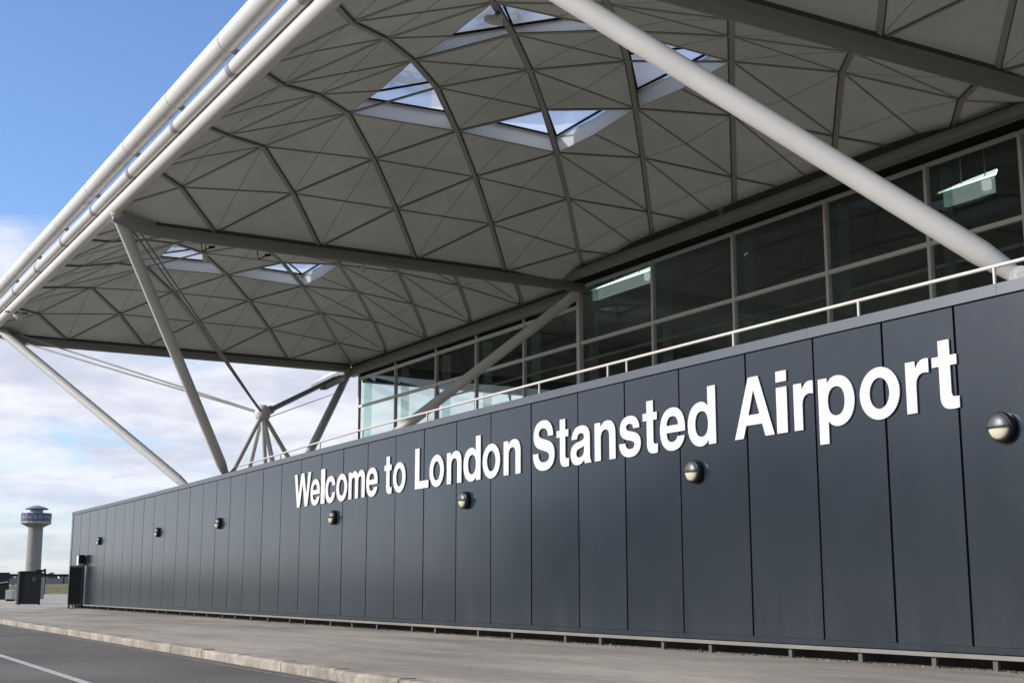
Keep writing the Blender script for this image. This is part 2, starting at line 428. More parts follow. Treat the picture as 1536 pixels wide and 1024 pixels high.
for y0, y1 in zip(JY[:-1], JY[1:]):
    b = MB(); g = .017
    o_ = rnd.uniform(-.002, .002)
    # a slightly dished sheet-metal panel: its edges fold back
    ya, yb = y0 + g, y1 - g
    n_y, n_z = 4, 8; vs = []
    amp = rnd.uniform(.0015, .004)
    for iz in range(n_z + 1):
        for iy in range(n_y + 1):
            u_, v_ = iy / n_y, iz / n_z
            d_ = amp * math.sin(PI * u_) * math.sin(PI * v_) + o_ + rnd.uniform(-.0004, .0004)
            vs.append(wp(lerp(ya, yb, u_), d_, lerp(ZB, ZT - .012, v_)))
    fs = [((iz + 1) * (n_y + 1) + iy, (iz + 1) * (n_y + 1) + iy + 1, iz * (n_y + 1) + iy + 1, iz * (n_y + 1) + iy) for iz in range(n_z) for iy in range(n_y)]
    b.add(vs, fs, 0, True)
    for yy in (ya, yb):
        b.add([wp(yy, 0, ZB), wp(yy, 0, ZT - .012), wp(yy, -.05, ZT - .012), wp(yy, -.05, ZB)], [(0, 1, 2, 3)], 1)
    for zz_ in (ZB, ZT - .012):
        b.add([wp(ya, 0, zz_), wp(yb, 0, zz_), wp(yb, -.05, zz_), wp(ya, -.05, zz_)], [(0, 1, 2, 3)])
    b.build('panel', [M['panel'], M['panelback']], wall, recalc=False)
def along(o0, o1, z0, z1, step=1.5, ya=6.9, yb=63.6, gap=0):
    b = MB(); y = ya
    while y < yb - .01:
        y2 = min(y + step, yb); wseg(b, y, y2 - gap, o0, o1, z0, z1); y = y2
    return b
along(-.30, -.052, ZB + .01, ZT).build('backing', M['panelback'], wall)
along(-.34, .035, ZT, ZC, 3.1, gap=.004).build('coping', M['coping'], wall)
along(-.06, .004, ZB - .075, ZB - .006, 3.0, gap=.004).build('base_trim', M['panel'], wall)
along(-.05, .045, ZB - .135, ZB - .087, 2.75, gap=.006).build('kick_rail', M['kick'], wall)
along(-.40, -.30, GZ - .05, ZB, 3).build('plinth', M['dark2'], wall)
b = MB(); wseg(b, 63.31, 63.6, -.06, .012, ZB, ZT - .012); wseg(b, 63.57, 63.6, -2.4, -.06, ZB, ZT - .012)
b.build('corner_trim', M['panel'], wall)
for k, y0 in enumerate(JY[:-1]):
    b = MB(); yy = y0 + .62 + rnd.uniform(-.35, .35)
    wseg(b, yy, yy + .065, -.05, .0, GZ - .03, ZB - .135); wseg(b, yy - .07, yy + .13, -.08, .03, GZ - .03, GZ + .008)
    b.build('foot', M['footgrey'], wall)

# litter and gravel under the wall
b = MB(); rnd = random.Random(5)
for k in range(2600):
    yy = 7 + 56 * rnd.random() ** 1.3; off = rnd.gauss(-.02, .07); s_ = rnd.uniform(.006, .022) * (1.6 if rnd.random() < .06 else 1)
    c = wp(yy, off, GZ + s_ * .4)
    a = rnd.uniform(0, PI); ca, sa = math.cos(a), math.sin(a); h = s_ * rnd.uniform(.3, .8)
    pts = [(s_ * ca, s_ * sa, -s_ * .4), (-s_ * sa * .7, s_ * ca * .7, -s_ * .4), (-s_ * ca, -s_ * sa, -s_ * .4), (s_ * sa * .8, -s_ * ca * .8, -s_ * .4), (s_ * .1, 0, h)]
    b.add([c + Vector(p) for p in pts], [(0, 1, 4), (1, 2, 4), (2, 3, 4), (3, 0, 4)], 0 if rnd.random() < .35 else 1)
tag(b.build('debris', [M['debris'], M['debrisd']], recalc=False), 'dry leaves and grit scattered under the base of the slate wall', 'debris', kind='stuff')

# ------------------------------------------------------------------ lettering
K = .5523
def ell(cx, cy, rx, ry):
    return f'M {cx+rx} {cy} C {cx+rx} {cy+ry*K} {cx+rx*K} {cy+ry} {cx} {cy+ry} C {cx-rx*K} {cy+ry} {cx-rx} {cy+ry*K} {cx-rx} {cy} C {cx-rx} {cy-ry*K} {cx-rx*K} {cy-ry} {cx} {cy-ry} C {cx+rx*K} {cy-ry} {cx+rx} {cy-ry*K} {cx+rx} {cy} Z '
G = {
 'W': 'M 0 720 L 152 720 L 250 222 L 388 720 L 556 720 L 694 222 L 792 720 L 944 720 L 772 0 L 618 0 L 472 515 L 326 0 L 172 0 Z',
 'e': 'M 548 222 L 142 222 C 146 140 190 96 270 96 C 325 96 368 122 384 162 L 536 162 C 505 55 415 -13 272 -13 C 100 -13 0 95 0 262 C 0 430 105 543 275 543 C 465 543 560 415 548 222 Z M 405 312 C 398 390 355 434 275 434 C 195 434 153 390 144 312 Z',
 'l': 'M 0 0 L 0 720 L 138 720 L 138 0 Z',
 'i': 'M 0 0 L 0 530 L 140 530 L 140 0 Z M 0 596 L 0 720 L 140 720 L 140 596 Z',
 'c': 'M 521 340 L 380 340 C 370 400 330 434 272 434 C 185 434 142 365 142 262 C 142 165 185 96 272 96 C 335 96 372 135 382 197 L 523 197 C 510 70 415 -13 272 -13 C 105 -13 0 100 0 262 C 0 435 105 543 272 543 C 405 543 510 475 521 340 Z',
 'o': ell(290, 265, 290, 278) + ell(290, 265, 146, 168),
 'm': 'M 0 0 L 0 530 L 132 530 L 132 458 C 165 510 215 543 285 543 C 355 543 405 512 432 455 C 470 512 520 543 590 543 C 700 543 760 475 760 355 L 760 0 L 620 0 L 620 320 C 620 390 595 425 540 425 C 480 425 450 380 450 310 L 450 0 L 310 0 L 310 325 C 310 390 285 425 232 425 C 175 425 140 380 140 310 L 140 0 Z',
 'n': 'M 0 0 L 0 530 L 134 530 L 134 455 C 170 512 225 543 300 543 C 425 543 490 475 490 340 L 490 0 L 348 0 L 348 310 C 348 390 320 425 258 425 C 185 425 142 378 142 295 L 142 0 Z',
 't': 'M 88 690 L 228 690 L 228 530 L 312 530 L 312 432 L 228 432 L 228 168 C 228 125 244 108 288 108 C 300 108 312 109 322 111 L 322 -2 C 296 -7 268 -9 240 -9 C 130 -9 88 35 88 140 L 88 432 L 0 432 L 0 530 L 88 530 Z',
 'L': 'M 0 0 L 0 720 L 155 720 L 155 130 L 490 130 L 490 0 Z',
 'd': 'M 530 0 L 395 0 L 395 65 C 360 12 312 -13 250 -13 C 100 -13 0 100 0 262 C 0 430 100 543 248 543 C 308 543 355 518 388 470 L 388 720 L 530 720 Z M 390 265 C 390 365 350 427 267 427 C 185 427 142 362 142 265 C 142 165 185 102 267 102 C 350 102 390 165 390 265 Z',
 'p': 'M 0 -195 L 0 530 L 135 530 L 135 462 C 170 515 218 543 285 543 C 440 543 545 430 545 262 C 545 100 445 -13 295 -13 C 232 -13 178 12 142 60 L 142 -195 Z M 142 265 C 142 165 190 102 272 102 C 357 102 402 165 402 265 C 402 365 357 427 272 427 C 190 427 142 365 142 265 Z',
 'S': 'M 582 490 C 580 640 475 737 305 737 C 130 737 22 650 22 510 C 22 380 105 335 235 300 L 350 270 C 435 248 470 232 470 185 C 470 130 410 104 325 104 C 215 104 158 150 152 245 L 0 245 C 2 75 120 -17 318 -17 C 515 -17 620 70 620 215 C 620 345 535 395 400 430 L 270 463 C 205 480 170 497 170 543 C 170 592 222 620 295 620 C 385 620 435 575 440 490 Z',
 's': 'M 464 370 C 455 480 375 543 240 543 C 105 543 20 480 20 375 C 20 290 80 248 185 225 L 270 207 C 328 193 352 180 352 150 C 352 112 312 92 252 92 C 185 92 145 122 140 178 L 0 178 C 5 60 95 -13 248 -13 C 400 -13 490 55 490 163 C 490 250 430 295 325 318 L 240 337 C 185 350 160 362 160 392 C 160 422 190 440 238 440 C 292 440 322 415 328 370 Z',
 'a': 'M 165 360 L 28 360 C 38 478 120 543 262 543 C 405 543 482 485 482 375 L 482 110 C 482 60 490 35 512 15 L 512 0 L 358 0 C 350 15 346 35 345 55 C 300 10 250 -13 180 -13 C 68 -13 0 45 0 145 C 0 255 75 300 205 315 C 315 328 342 340 342 382 C 342 420 312 438 255 438 C 200 438 172 412 165 360 Z M 342 258 C 320 240 290 232 250 226 C 175 214 142 195 142 150 C 142 112 168 90 215 90 C 290 90 342 132 342 200 Z',
 'A': 'M 0 0 L 272 720 L 448 720 L 720 0 L 560 0 L 507 150 L 213 150 L 160 0 Z M 255 268 L 465 268 L 360 572 Z',
 'r': 'M 0 0 L 0 530 L 134 530 L 134 440 C 165 505 215 543 280 543 C 297 543 312 541 325 538 L 325 395 C 305 400 288 402 268 402 C 190 402 142 360 142 270 L 142 0 Z',
}
def contours(path):
    tk = path.split(); i = 0; out = []; cur = None
    while i < len(tk):
        c = tk[i]
        if c == 'M': cur = [(float(tk[i + 1]), float(tk[i + 2]))]; i += 3
        elif c == 'L': cur.append((float(tk[i + 1]), float(tk[i + 2]))); i += 3
        elif c == 'C':
            p0 = cur[-1]; p = [float(t) for t in tk[i + 1:i + 7]]; i += 7
            for k in range(1, 11):
                t = k / 10; a, b_, c_, d = (1 - t) ** 3, 3 * t * (1 - t) ** 2, 3 * t * t * (1 - t), t ** 3
                cur.append((a * p0[0] + b_ * p[0] + c_ * p[2] + d * p[4], a * p0[1] + b_ * p[1] + c_ * p[3] + d * p[5]))
        elif c == 'Z':
            if math.dist(cur[0], cur[-1]) < 1e-3: cur.pop()
            out.append(cur); i += 1
    return out
TXT = [('W', 32.946, 31.673), ('e', 31.711, 31.012), ('l', 30.967, 30.66), ('c', 30.653, 29.953), ('o', 29.906, 29.157), ('m', 29.1, 28.064), ('e', 28.011, 27.313), ('t', 26.966, 26.522), ('o', 26.476, 25.784), ('L', 25.327, 24.629), ('o', 24.614, 23.899), ('n', 23.795, 23.112), ('d', 23.055, 22.3), ('o', 22.246, 21.515), ('n', 21.409, 20.74), ('S', 20.322, 19.543), ('t', 19.504, 19.072), ('a', 19.046, 18.37), ('n', 18.292, 17.644), ('s', 17.571, 16.939), ('t', 16.909, 16.488), ('e', 16.455, 15.79), ('d', 15.754, 15.058), ('A', 14.667, 13.795), ('i', 13.773, 13.528), ('r', 13.426, 13.017), ('p', 12.951, 12.27), ('o', 12.207, 11.507), ('r', 11.434, 11.038), ('t', 11.016, 10.601)]
sign = thing('welcome_sign', 'raised white lettering reading Welcome to London Stansted Airport on the slate wall', 'sign', (wx(21), 21, 2.0))
BASE = 2.015; dg_objs = []
for ch, ya, yb in TXT:
    ya, yb = ya - .010, yb + .026      # small gaps between the letters
    cs = contours(G[ch]); mxw = max(p[0] for c in cs for p in c); S = .845 / 720
    cu = bpy.data.curves.new('letter', 'CURVE'); cu.dimensions = '2D'; cu.fill_mode = 'BOTH'; cu.extrude = .008; cu.bevel_depth = .003; cu.bevel_resolution = 1
    wdt = (ya - yb)
    for c in cs:
        sp = cu.splines.new('POLY'); sp.points.add(len(c) - 1); sp.use_cyclic_u = True
        for k, (x, y) in enumerate(c): sp.points[k].co = (x / mxw * wdt, y * S, 0, 1)
    tmp = bpy.data.objects.new('tmp', cu); COL.objects.link(tmp)
    dg = bpy.context.evaluated_depsgraph_get()
    me = bpy.data.meshes.new_from_object(tmp.evaluated_get(dg))
    bpy.data.objects.remove(tmp)
    me.name = 'letter'
    t, n = wn((ya + yb) / 2)
    zb = BASE + .035 * max(0, min(1, (24 - ya) / 12))
    X = -t; Yv = Vector((0, 0, 1)); org = wp(ya, .015, zb)
    X = (wp(yb, .015, zb) - org).normalized()
    Nn = X.cross(Yv)
    mw = Matrix((X, Yv, Nn)).transposed().to_4x4(); mw.translation = org
    me.transform(mw)
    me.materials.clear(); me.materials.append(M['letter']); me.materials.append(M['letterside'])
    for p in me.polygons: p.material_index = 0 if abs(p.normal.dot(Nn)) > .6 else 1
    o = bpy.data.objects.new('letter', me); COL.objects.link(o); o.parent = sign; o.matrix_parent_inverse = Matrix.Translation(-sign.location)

# ------------------------------------------------------------------ wall lights
LP = [(10.041, 1.75, 'half hooded round wall light nearest the camera at the right edge of the photo'),
      (15.59, 1.665, 'half hooded round wall light below the d of Stansted'),
      (22.947, 1.655, 'half hooded round wall light below the d of London'),
      (30.02, 1.64, 'half hooded round wall light below the word Welcome'),
      (39.876, 1.905, 'half hooded round wall light first to the left of the word Welcome'),
      (47.67, 1.91, 'half hooded round wall light midway between Welcome and the far end of the wall'),
      (57.612, 1.90, 'smallest half hooded round wall light at the far left end of the slate wall')]
for y, z, lab in LP:
    t, n = wn(y); c = wp(y, 0.004, z)
    th = thing('wall_light', lab, 'wall light', c, 'bulkhead lights along the slate wall')
    b = MB()
    b.lathe([(0, 0), (.165, 0), (.172, .012), (.172, .06), (.165, .085), (.152, .098), (.146, .098), (.146, .09), (0, .09)], c, 36, dirx=n)
    b.build('body', M['lightblack'], th)
    # dome: upper half hood, lower half lens
    W_ = n; U_ = Vector((0, 0, 1)).cross(W_).normalized()
    b = MB(); prof = [(.150 * math.cos(a), .092 + .062 * math.sin(a)) for a in [PI / 2 * k / 8 for k in range(9)]]
    prof2 = [(r * .93, h - .004) for r, h in prof]
    b.lathe(prof2, c, 24, dirx=n, a0=PI, a1=2 * PI); b.build('lens', M['lens'], th)
    b = MB(); b.lathe(prof, c, 24, dirx=n, a0=0, a1=PI)
    b.build('hood', M['hood'], th)
    b = MB()
    vs = []
    for k in range(21):
        a = PI * k / 20
        for r, zz_ in ((0.145, .006), (.0, .006), (.0, -.008), (.145, -.008)):
            pass
    lip = [(-.158, .09), (-.150, .125), (-.115, .163), (-.06, .178), (0, .182), (.06, .178), (.115, .163), (.150, .125), (.158, .09)]
    poly = [U_ * x + W_ * h for x, h in lip]
    b.prism(poly, c + Vector((0, 0, -.006)), c + Vector((0, 0, .007)))
    b.build('lip', M['lightblack'], th)

# ------------------------------------------------------------------ handrail behind the parapet
hr = thing('handrail', 'slim white tubular handrail running behind the top of the slate wall', 'handrail', (wx(25) + .45, 25, 2.4))
pts = []
for k in range(35):
    y = lerp(5, 39.9, k / 34); pts.append((wx(y) + .45, y, 3.725 if y < 30 else lerp(3.725, 3.64, (y - 30) / 10)))
pts += [(wx(40.4) + .45, 40.3, 3.60), (wx(40.5) + .45, 40.5, 3.53), (wx(40.5) + .45, 40.45, 3.40)]
b = MB(); b.tube(pts, .025, 12); b.build('top_rail', M['rail'], hr)
for y in [6.6, 8.4, 10.41, 12.62, 15.2, 18.0, 18.57, 20.88, 23.43, 25.75, 29.44, 32.39, 35.6, 38.6]:
    b = MB(); zt = 3.72 if y < 30 else lerp(3.725, 3.64, (y - 30) / 10)
    b.tube([(wx(y) + .45, y, 2.4), (wx(y) + .45, y, zt - .005)], .020, 10); b.build('post', M['rail'], hr)

# ------------------------------------------------------------------ roof canopies
GX, FX = 7.82, 22.3
DX = (FX - GX) / 10
def canopy(y0, y1, label, raised, far):
    cn = thing('roof_canopy', label, 'canopy', (GX, y0, 9.4), 'domed canopy shells over the forecourt')
    DY = (y1 - y0) / 10; base = 9.35
    def Zn(i, j):
        a, b_ = abs(i - 5) / 5, abs(j - 5) / 5
        m = (a ** 8 + b_ ** 8) ** .125
        z = base + 2.40 * (1 - min(m, 1) ** 2)
        if i < 1: z += .36 * (1 - i)
        return z
    def Zr(i, j):
        if raised and i == 9: return Zn(i, j) - .12
        return Zn(i, j)
    tab = {}
    for i in range(11):
        for j in range(11):
            if (i + j) % 2 and 0 < i < 10: tab[i, j] = (Zr(i - 1, j) + Zr(i + 1, j)) / 2
            else: tab[i, j] = Zr(i, j)
    for i in range(1, 10):
        for j in (0, 10): tab[i, j] = Zr(i, j)
    def P(i, j, dz=0):
        # straight bars between the nodes: every lattice triangle is a flat facet
        a, c = min(int(i), 9), min(int(j), 9); u, v = i - a, j - c
        z00, z10, z01, z11 = tab[a, c], tab[a + 1, c], tab[a, c + 1], tab[a + 1, c + 1]
        if (a + c) % 2 == 0:
            z = z00 + u * (z10 - z00) + v * (z11 - z10) if u >= v else z00 + v * (z01 - z00) + u * (z11 - z01)
        else:
            z = z00 + u * (z10 - z00) + v * (z01 - z00) if u + v <= 1 else z11 + (1 - u) * (z01 - z11) + (1 - v) * (z10 - z11)
        x = 22.45 - 1.495 * (10 - i) if i >= 1 else lerp(GX, 22.45 - 1.495 * 9, i)
        return Vector((min(x, FX + .05), y0 + j * DY, z + dz))
    sk = [[(3, 7), (3, 5), (5, 7)], [(7, 7), (7, 5), (5, 7)], [(3, 3), (5, 3), (3, 5)], [(7, 3), (7, 5), (5, 3)]]
    def intri(p, t):
        def s(a, b_, c): return (a[0] - c[0]) * (b_[1] - c[1]) - (b_[0] - c[0]) * (a[1] - c[1])
        d = [s(p, t[0], t[1]), s(p, t[1], t[2]), s(p, t[2], t[0])]
        return all(x > 0 for x in d) or all(x < 0 for x in d)
    bs, bt = MB(), MB()
    for i in range(10):
        for j in range(10):
            if (i + j) % 2 == 0: tris = [[(i, j), (i + 1, j), (i + 1, j + 1)], [(i, j), (i + 1, j + 1), (i, j + 1)]]
            else: tris = [[(i, j), (i + 1, j), (i, j + 1)], [(i + 1, j), (i + 1, j + 1), (i, j + 1)]]
            for t in tris:
                c = (sum(p[0] for p in t) / 3, sum(p[1] for p in t) / 3)
                if any(intri(c, s) for s in sk): continue
                n = 3; idx = {}; vs = []
                for u in range(n + 1):
                    for v in range(n + 1 - u):
                        wgt = (n - u - v) / n, u / n, v / n
                        ii = sum(wgt[q] * t[q][0] for q in range(3)); jj = sum(wgt[q] * t[q][1] for q in range(3))
                        idx[(u, v)] = len(vs); vs.append((ii, jj))
                fs = []
                for u in range(n):
                    for v in range(n - u):
                        fs.append((idx[(u, v)], idx[(u + 1, v)], idx[(u, v + 1)]))
                        if u + v < n - 1: fs.append((idx[(u + 1, v)], idx[(u + 1, v + 1)], idx[(u, v + 1)]))
                bs.add([P(a, b_) for a, b_ in vs], fs, 0, False)
                bt.add([P(a, b_, .40) for a, b_ in vs], fs, 0, True)
    # rim closing the thickness, down to the edge beams
    for e in range(4):
        for k in range(20):
            q = [(k / 2, (k + 1) / 2)][0]
            pa, pb = [((q[0], 0), (q[1], 0)), ((q[0], 10), (q[1], 10)), ((0, q[0]), (0, q[1])), ((10, q[0]), (10, q[1]))][e]
            A, B = P(*pa), P(*pb)
            lo = 9.30 if e != 2 else 9.66
            bt.add([Vector((A.x, A.y, lo)), Vector((B.x, B.y, lo)), B + Vector((0, 0, .4)), A + Vector((0, 0, .4))], [(0, 1, 2, 3)])
    bs.build('soffit', M['soffit'], cn, recalc='weld'); bt.build('roof_sheet', M['roof'], cn, recalc='weld')
    def line(i0, j0, i1, j1, step=.25, dz=0):
        n = max(2, int(max(abs(i1 - i0), abs(j1 - j0)) / step)); return [P(lerp(i0, i1, k / n), lerp(j0, j1, k / n), dz) for k in range(n + 1)]
    # main diagonal ribs
    for d in range(-8, 9, 2):
        i0 = max(0, d); j0 = max(0, -d); L_ = 10 - abs(d)
        b = MB(); pl = line(i0, j0, i0 + L_, j0 + L_)
        b.sweep(pl, .172, .0, -.010, 1); b.sweep(pl, .112, -.008, -.038, 0)
        b.build('rib', [M['rib'], M['gasket']], cn)
    # lighter bars the other way
    for s in range(2, 20, 2):
        i0 = max(0, s - 10); j0 = min(10, s); L_ = j0 - i0 if s <= 10 else 10 - i0
        if s > 10: i1, j1 = 10, s - 10
        else: i1, j1 = s, 0
        b = MB(); pl = line(i0, j0, i1, j1)
        if s == 10: pl = None
        if pl:
            b.sweep(pl, .098, .0, -.008, 1); b.sweep(pl, .060, -.007, -.030, 0); b.build('purlin', [M['rib'], M['gasket']], cn)
        else:
            for (a, c) in (((0, 10), (3, 7)), ((3, 7), (7, 3)), ((7, 3), (10, 0))):
                pl = line(*a, *c); b.sweep(pl, .098, .0, -.008, 1); b.sweep(pl, .060, -.007, -.030, 0)
            b.build('purlin', [M['rib'], M['gasket']], cn)
    # cross bars (parallel to the edge beams)
    for j in range(1, 10):
        segs = [(j % 2, 10 - j % 2)]
        if j == 5: segs = [(1, 3), (3, 7), (7, 9)]
        b = MB()
        for a, c in segs:
            pl = line(a, j, c, j); b.sweep(pl, .062, .0, -.006, 1); b.sweep(pl, .036, -.005, -.022, 0)
        if j in (4, 6):      # do not cross the openings
            b = MB()
            for a, c in ((0, 3), (4, 6), (7, 10)):
                pl = line(a, j, c, j); b.sweep(pl, .062, .0, -.006, 1); b.sweep(pl, .036, -.005, -.022, 0)
        b.build('cross_bar', [M['rib'], M['softline']], cn)
    # fine panel seams, all one pattern of the soffit
    b = MB()
    for i in range(1, 10):
        segs = [(i % 2, 10 - i % 2)]
        if i in (4, 6): segs = [(0, 3), (4, 6), (7, 10)]
        for a, c in segs: b.sweep(line(i, a, i, c), .018, .0, -.006, 0)
    b.build('panel_seams', M['seam'], cn)
    # skylights at the four corners of the middle square
    H_ = .42
    for t in sk:
        g = MB(); pts_ = []
        for a, c in ((t[0], t[1]), (t[1], t[2]), (t[2], t[0])):
            seg = line(*a, *c, step=.5)
            for p, q in zip(seg[:-1], seg[1:]):
                g.add([p, q, q + Vector((0, 0, H_)), p + Vector((0, 0, H_))], [(0, 1, 2, 3)])
        cen = (P(*t[0]) + P(*t[1]) + P(*t[2])) / 3
        # curb ledge at the top of the well
        inner = [P(*q, H_) + (Vector((cen.x, cen.y, P(*q).z + H_)) - P(*q, H_)) * .06 for q in t]
        outer = [P(*q, H_) for q in t]
        for k in range(3):
            k2 = (k + 1) % 3
            g.add([outer[k], outer[k2], inner[k2] + Vector((0, 0, .03)), inner[k] + Vector((0, 0, .03))], [(0, 1, 2, 3)])
        so = g.build('skylight', M['reveal'], cn, recalc=False)
        b = MB(); b.add([p + Vector((0, 0, .035)) for p in inner], [(0, 1, 2)]); b.build('glazing', M['skyglass'], so, recalc=False)
        b = MB()
        mid = (inner[1] + inner[2]) / 2
        for p, q in ((inner[0], inner[1]), (inner[1], inner[2]), (inner[2], inner[0]), (inner[0], mid)): b.obox(p + Vector((0, 0, .01)), q + Vector((0, 0, .01)), .035, .045)
        b.build('glazing_frame', M['frameblack'], so)
        wa, wb = ((t[0], t[1]) if t is sk[0] else (t[0], t[2]) if t is sk[2] else (t[1], t[2]))
        pa, pb = P(*wa, H_ - .02), P(*wb, H_ - .02); b = MB(); b.obox(pa - (pb - pa).normalized() * .7 + Vector((0, 0, .6)), pb + (pb - pa).normalized() * .7 + Vector((0, 0, .6)), .05, 1.3); b.build('unseen_sun_stop', M['roof'], so)  # unseen board added above the roof to keep sun patches off the soffit
        # white louvre rack inside the opening next to the eaves side
        if t in (sk[0], sk[2]):
            b = MB(); q0, q1 = inner[0], inner[1]; q2 = inner[2]
            for f in (.28, .46):
                a = q0 + (q1 - q0) * f; c = q2 + (q1 - q2) * f
                a2, c2 = a + (c - a) * .12, a + (c - a) * .88
                b.obox(a2 + Vector((0, 0, .22)), c2 + Vector((0, 0, .22)), .12, .10)
                for h in (.2, .5, .8): 
                    pp = a2 + (c2 - a2) * h; b.obox(pp + Vector((0, 0, .22)), pp + Vector((.25, .3, .25)), .09, .09)
            b.build('louvre_rack', M['reveal'], so)
    # edge beam along the far side
    b = MB(); prof = []
    for k in range(9):
        a = PI + PI * k / 8; prof.append(Vector((0, .165 * math.cos(a), 9.17 + .15 * math.sin(a))))
    prof += [Vector((0, .165, 9.30)), Vector((0, -.165, 9.30))]
    b.prism(prof, (8.9, y1, 0), (FX - .05, y1, 0), smooth=False)
    # tapered nose up to the eaves tube
    n_ = len(prof); vs = []
    for xx, sc_ in ((8.9, 1), (8.6, .93), (8.3, .75), (8.0, .5), (7.8, .35)):
        vs += [Vector((xx, y1 + p.y * sc_, 9.42 + (p.z - 9.42) * sc_)) for p in prof]
    fs = [(k * n_ + i, k * n_ + (i + 1) % n_, (k + 1) * n_ + (i + 1) % n_, (k + 1) * n_ + i) for k in range(4) for i in range(n_)]
    b.add(vs, fs, 0, False)
    b.build('edge_beam', M['beam'], cn)
    b = MB(); b.box2((8.9, y1 - .135, 9.302), (FX - .1, y1 + .135, 9.47)); b.build('beam_recess', M['gasket'], cn)
    # fascia over the glass front
    zt, zd, zl, fx = (9.76, 9.51, 9.27, 21.6) if raised else (9.31, 9.20, 8.82, FX)
    b = MB(); b.box2((fx + .02, y0 + .1, zd - .02), (fx + .12, y1 - .1, zt + (0 if raised else .5))); b.build('fascia_recess', M['gasket'], cn)
    b = MB(); prof = []
    hh = (zd - zl) / 2; zc_ = (zd + zl) / 2
    for k in range(9):
        a = PI / 2 + PI * k / 8; prof.append(Vector((fx - .08 + .12 * math.cos(a), 0, zc_ + hh * math.sin(a))))
    prof += [Vector((fx + .14, 0, zl)), Vector((fx + .14, 0, zd))]
    b.prism(prof, (0, y0 + .12, 0), (0, y1 - .12, 0), smooth=False); b.build('fascia', M['beam'], cn)
    if raised:
        b = MB(); b.box2((fx + .15, y0 + .12, zl + .004), (FX - .01, y1 - .12, zl + .05)); b.build('fascia_underside', M['frameblack'], cn)
    return P
PN = canopy(16, 34.0, 'middle canopy shell, its four triangular skylights fully open to view', True, False)
PF = canopy(34.3, 52.3, 'farthest canopy shell, beyond the first edge beam and ending against open sky', False, True)
PX = canopy(-2.3, 15.7, 'nearest canopy shell at the upper right corner above the thick beam', True, False)

# ------------------------------------------------------------------ eaves: tubes along the outer edge
ev = thing('eaves_gutter', 'white triple eaves tubes along the outer edge of the canopies against the sky', 'gutter', (8.0, 25, 9.7))
TX, TZ, PX_, PZ, CX, CZ = 7.84, 9.66, 7.62, 9.91, 7.37, 10.29
b = MB(); b.tube([(TX, -3, TZ), (TX, 53.1, TZ)], .175, 28); b.build('eaves_tube', M['clad'], ev)
b = MB(); b.tube([(PX_, -3, PZ), (PX_, 53.1, PZ)], .150, 24); b.build('gutter_pipe', M['clad'], ev)
yb_ = 23.92 - 3.80 * 7
while yb_ < 54:
    if yb_ > -2:
        b = MB(); b.tube([(PX_, yb_ - .10, PZ), (PX_, yb_ + .10, PZ)], .163, 24); b.build('pipe_band', M['band'], ev)
    yb_ += 3.80
jy = [23.53 - 3.6 * k for k in range(7, 0, -1)] + [23.53, 27.07, 30.68, 34.63, 38.45, 42.3, 46.1, 49.9, 53.2]
for a, c in zip(jy[:-1], jy[1:]):
    b = MB(); a0, a1 = R(20), R(318); vs = []
    n_ = 24
    for rr in (.225, .205):
        for yy in (a + .016, c - .016):
            for k in range(n_ + 1):
                an = a0 + (a1 - a0) * k / n_
                vs.append((CX + rr * math.cos(an), yy, CZ + rr * math.sin(an)))
    m_ = n_ + 1; fs = []
    for k in range(n_):
        fs.append((k, k + 1, m_ + k + 1, m_ + k)); fs.append((2 * m_ + k, 2 * m_ + k + 1, 3 * m_ + k + 1, 3 * m_ + k))
        fs.append((k, k + 1, 2 * m_ + k + 1, 2 * m_ + k)); fs.append((m_ + k, m_ + k + 1, 3 * m_ + k + 1, 3 * m_ + k))
    fs += [(0, m_, 3 * m_, 2 * m_), (n_, m_ + n_, 3 * m_ + n_, 2 * m_ + n_)]
    b.add(vs, fs, 0, True)
    o = b.build('cladding_roll', M['clad'], ev)
    md = o.modifiers.new('es', 'EDGE_SPLIT'); md.split_angle = R(50)
    b = MB(); b.obox((CX + .06, a, CZ - .16), (PX_ + .02, a, PZ + .12), .10, .09); b.build('bracket', M['band'], ev)
b = MB(); b.tube([(CX, -4, CZ), (CX, 54.5, CZ)], .190, 18); b.build('roll_core', M['black'], ev)

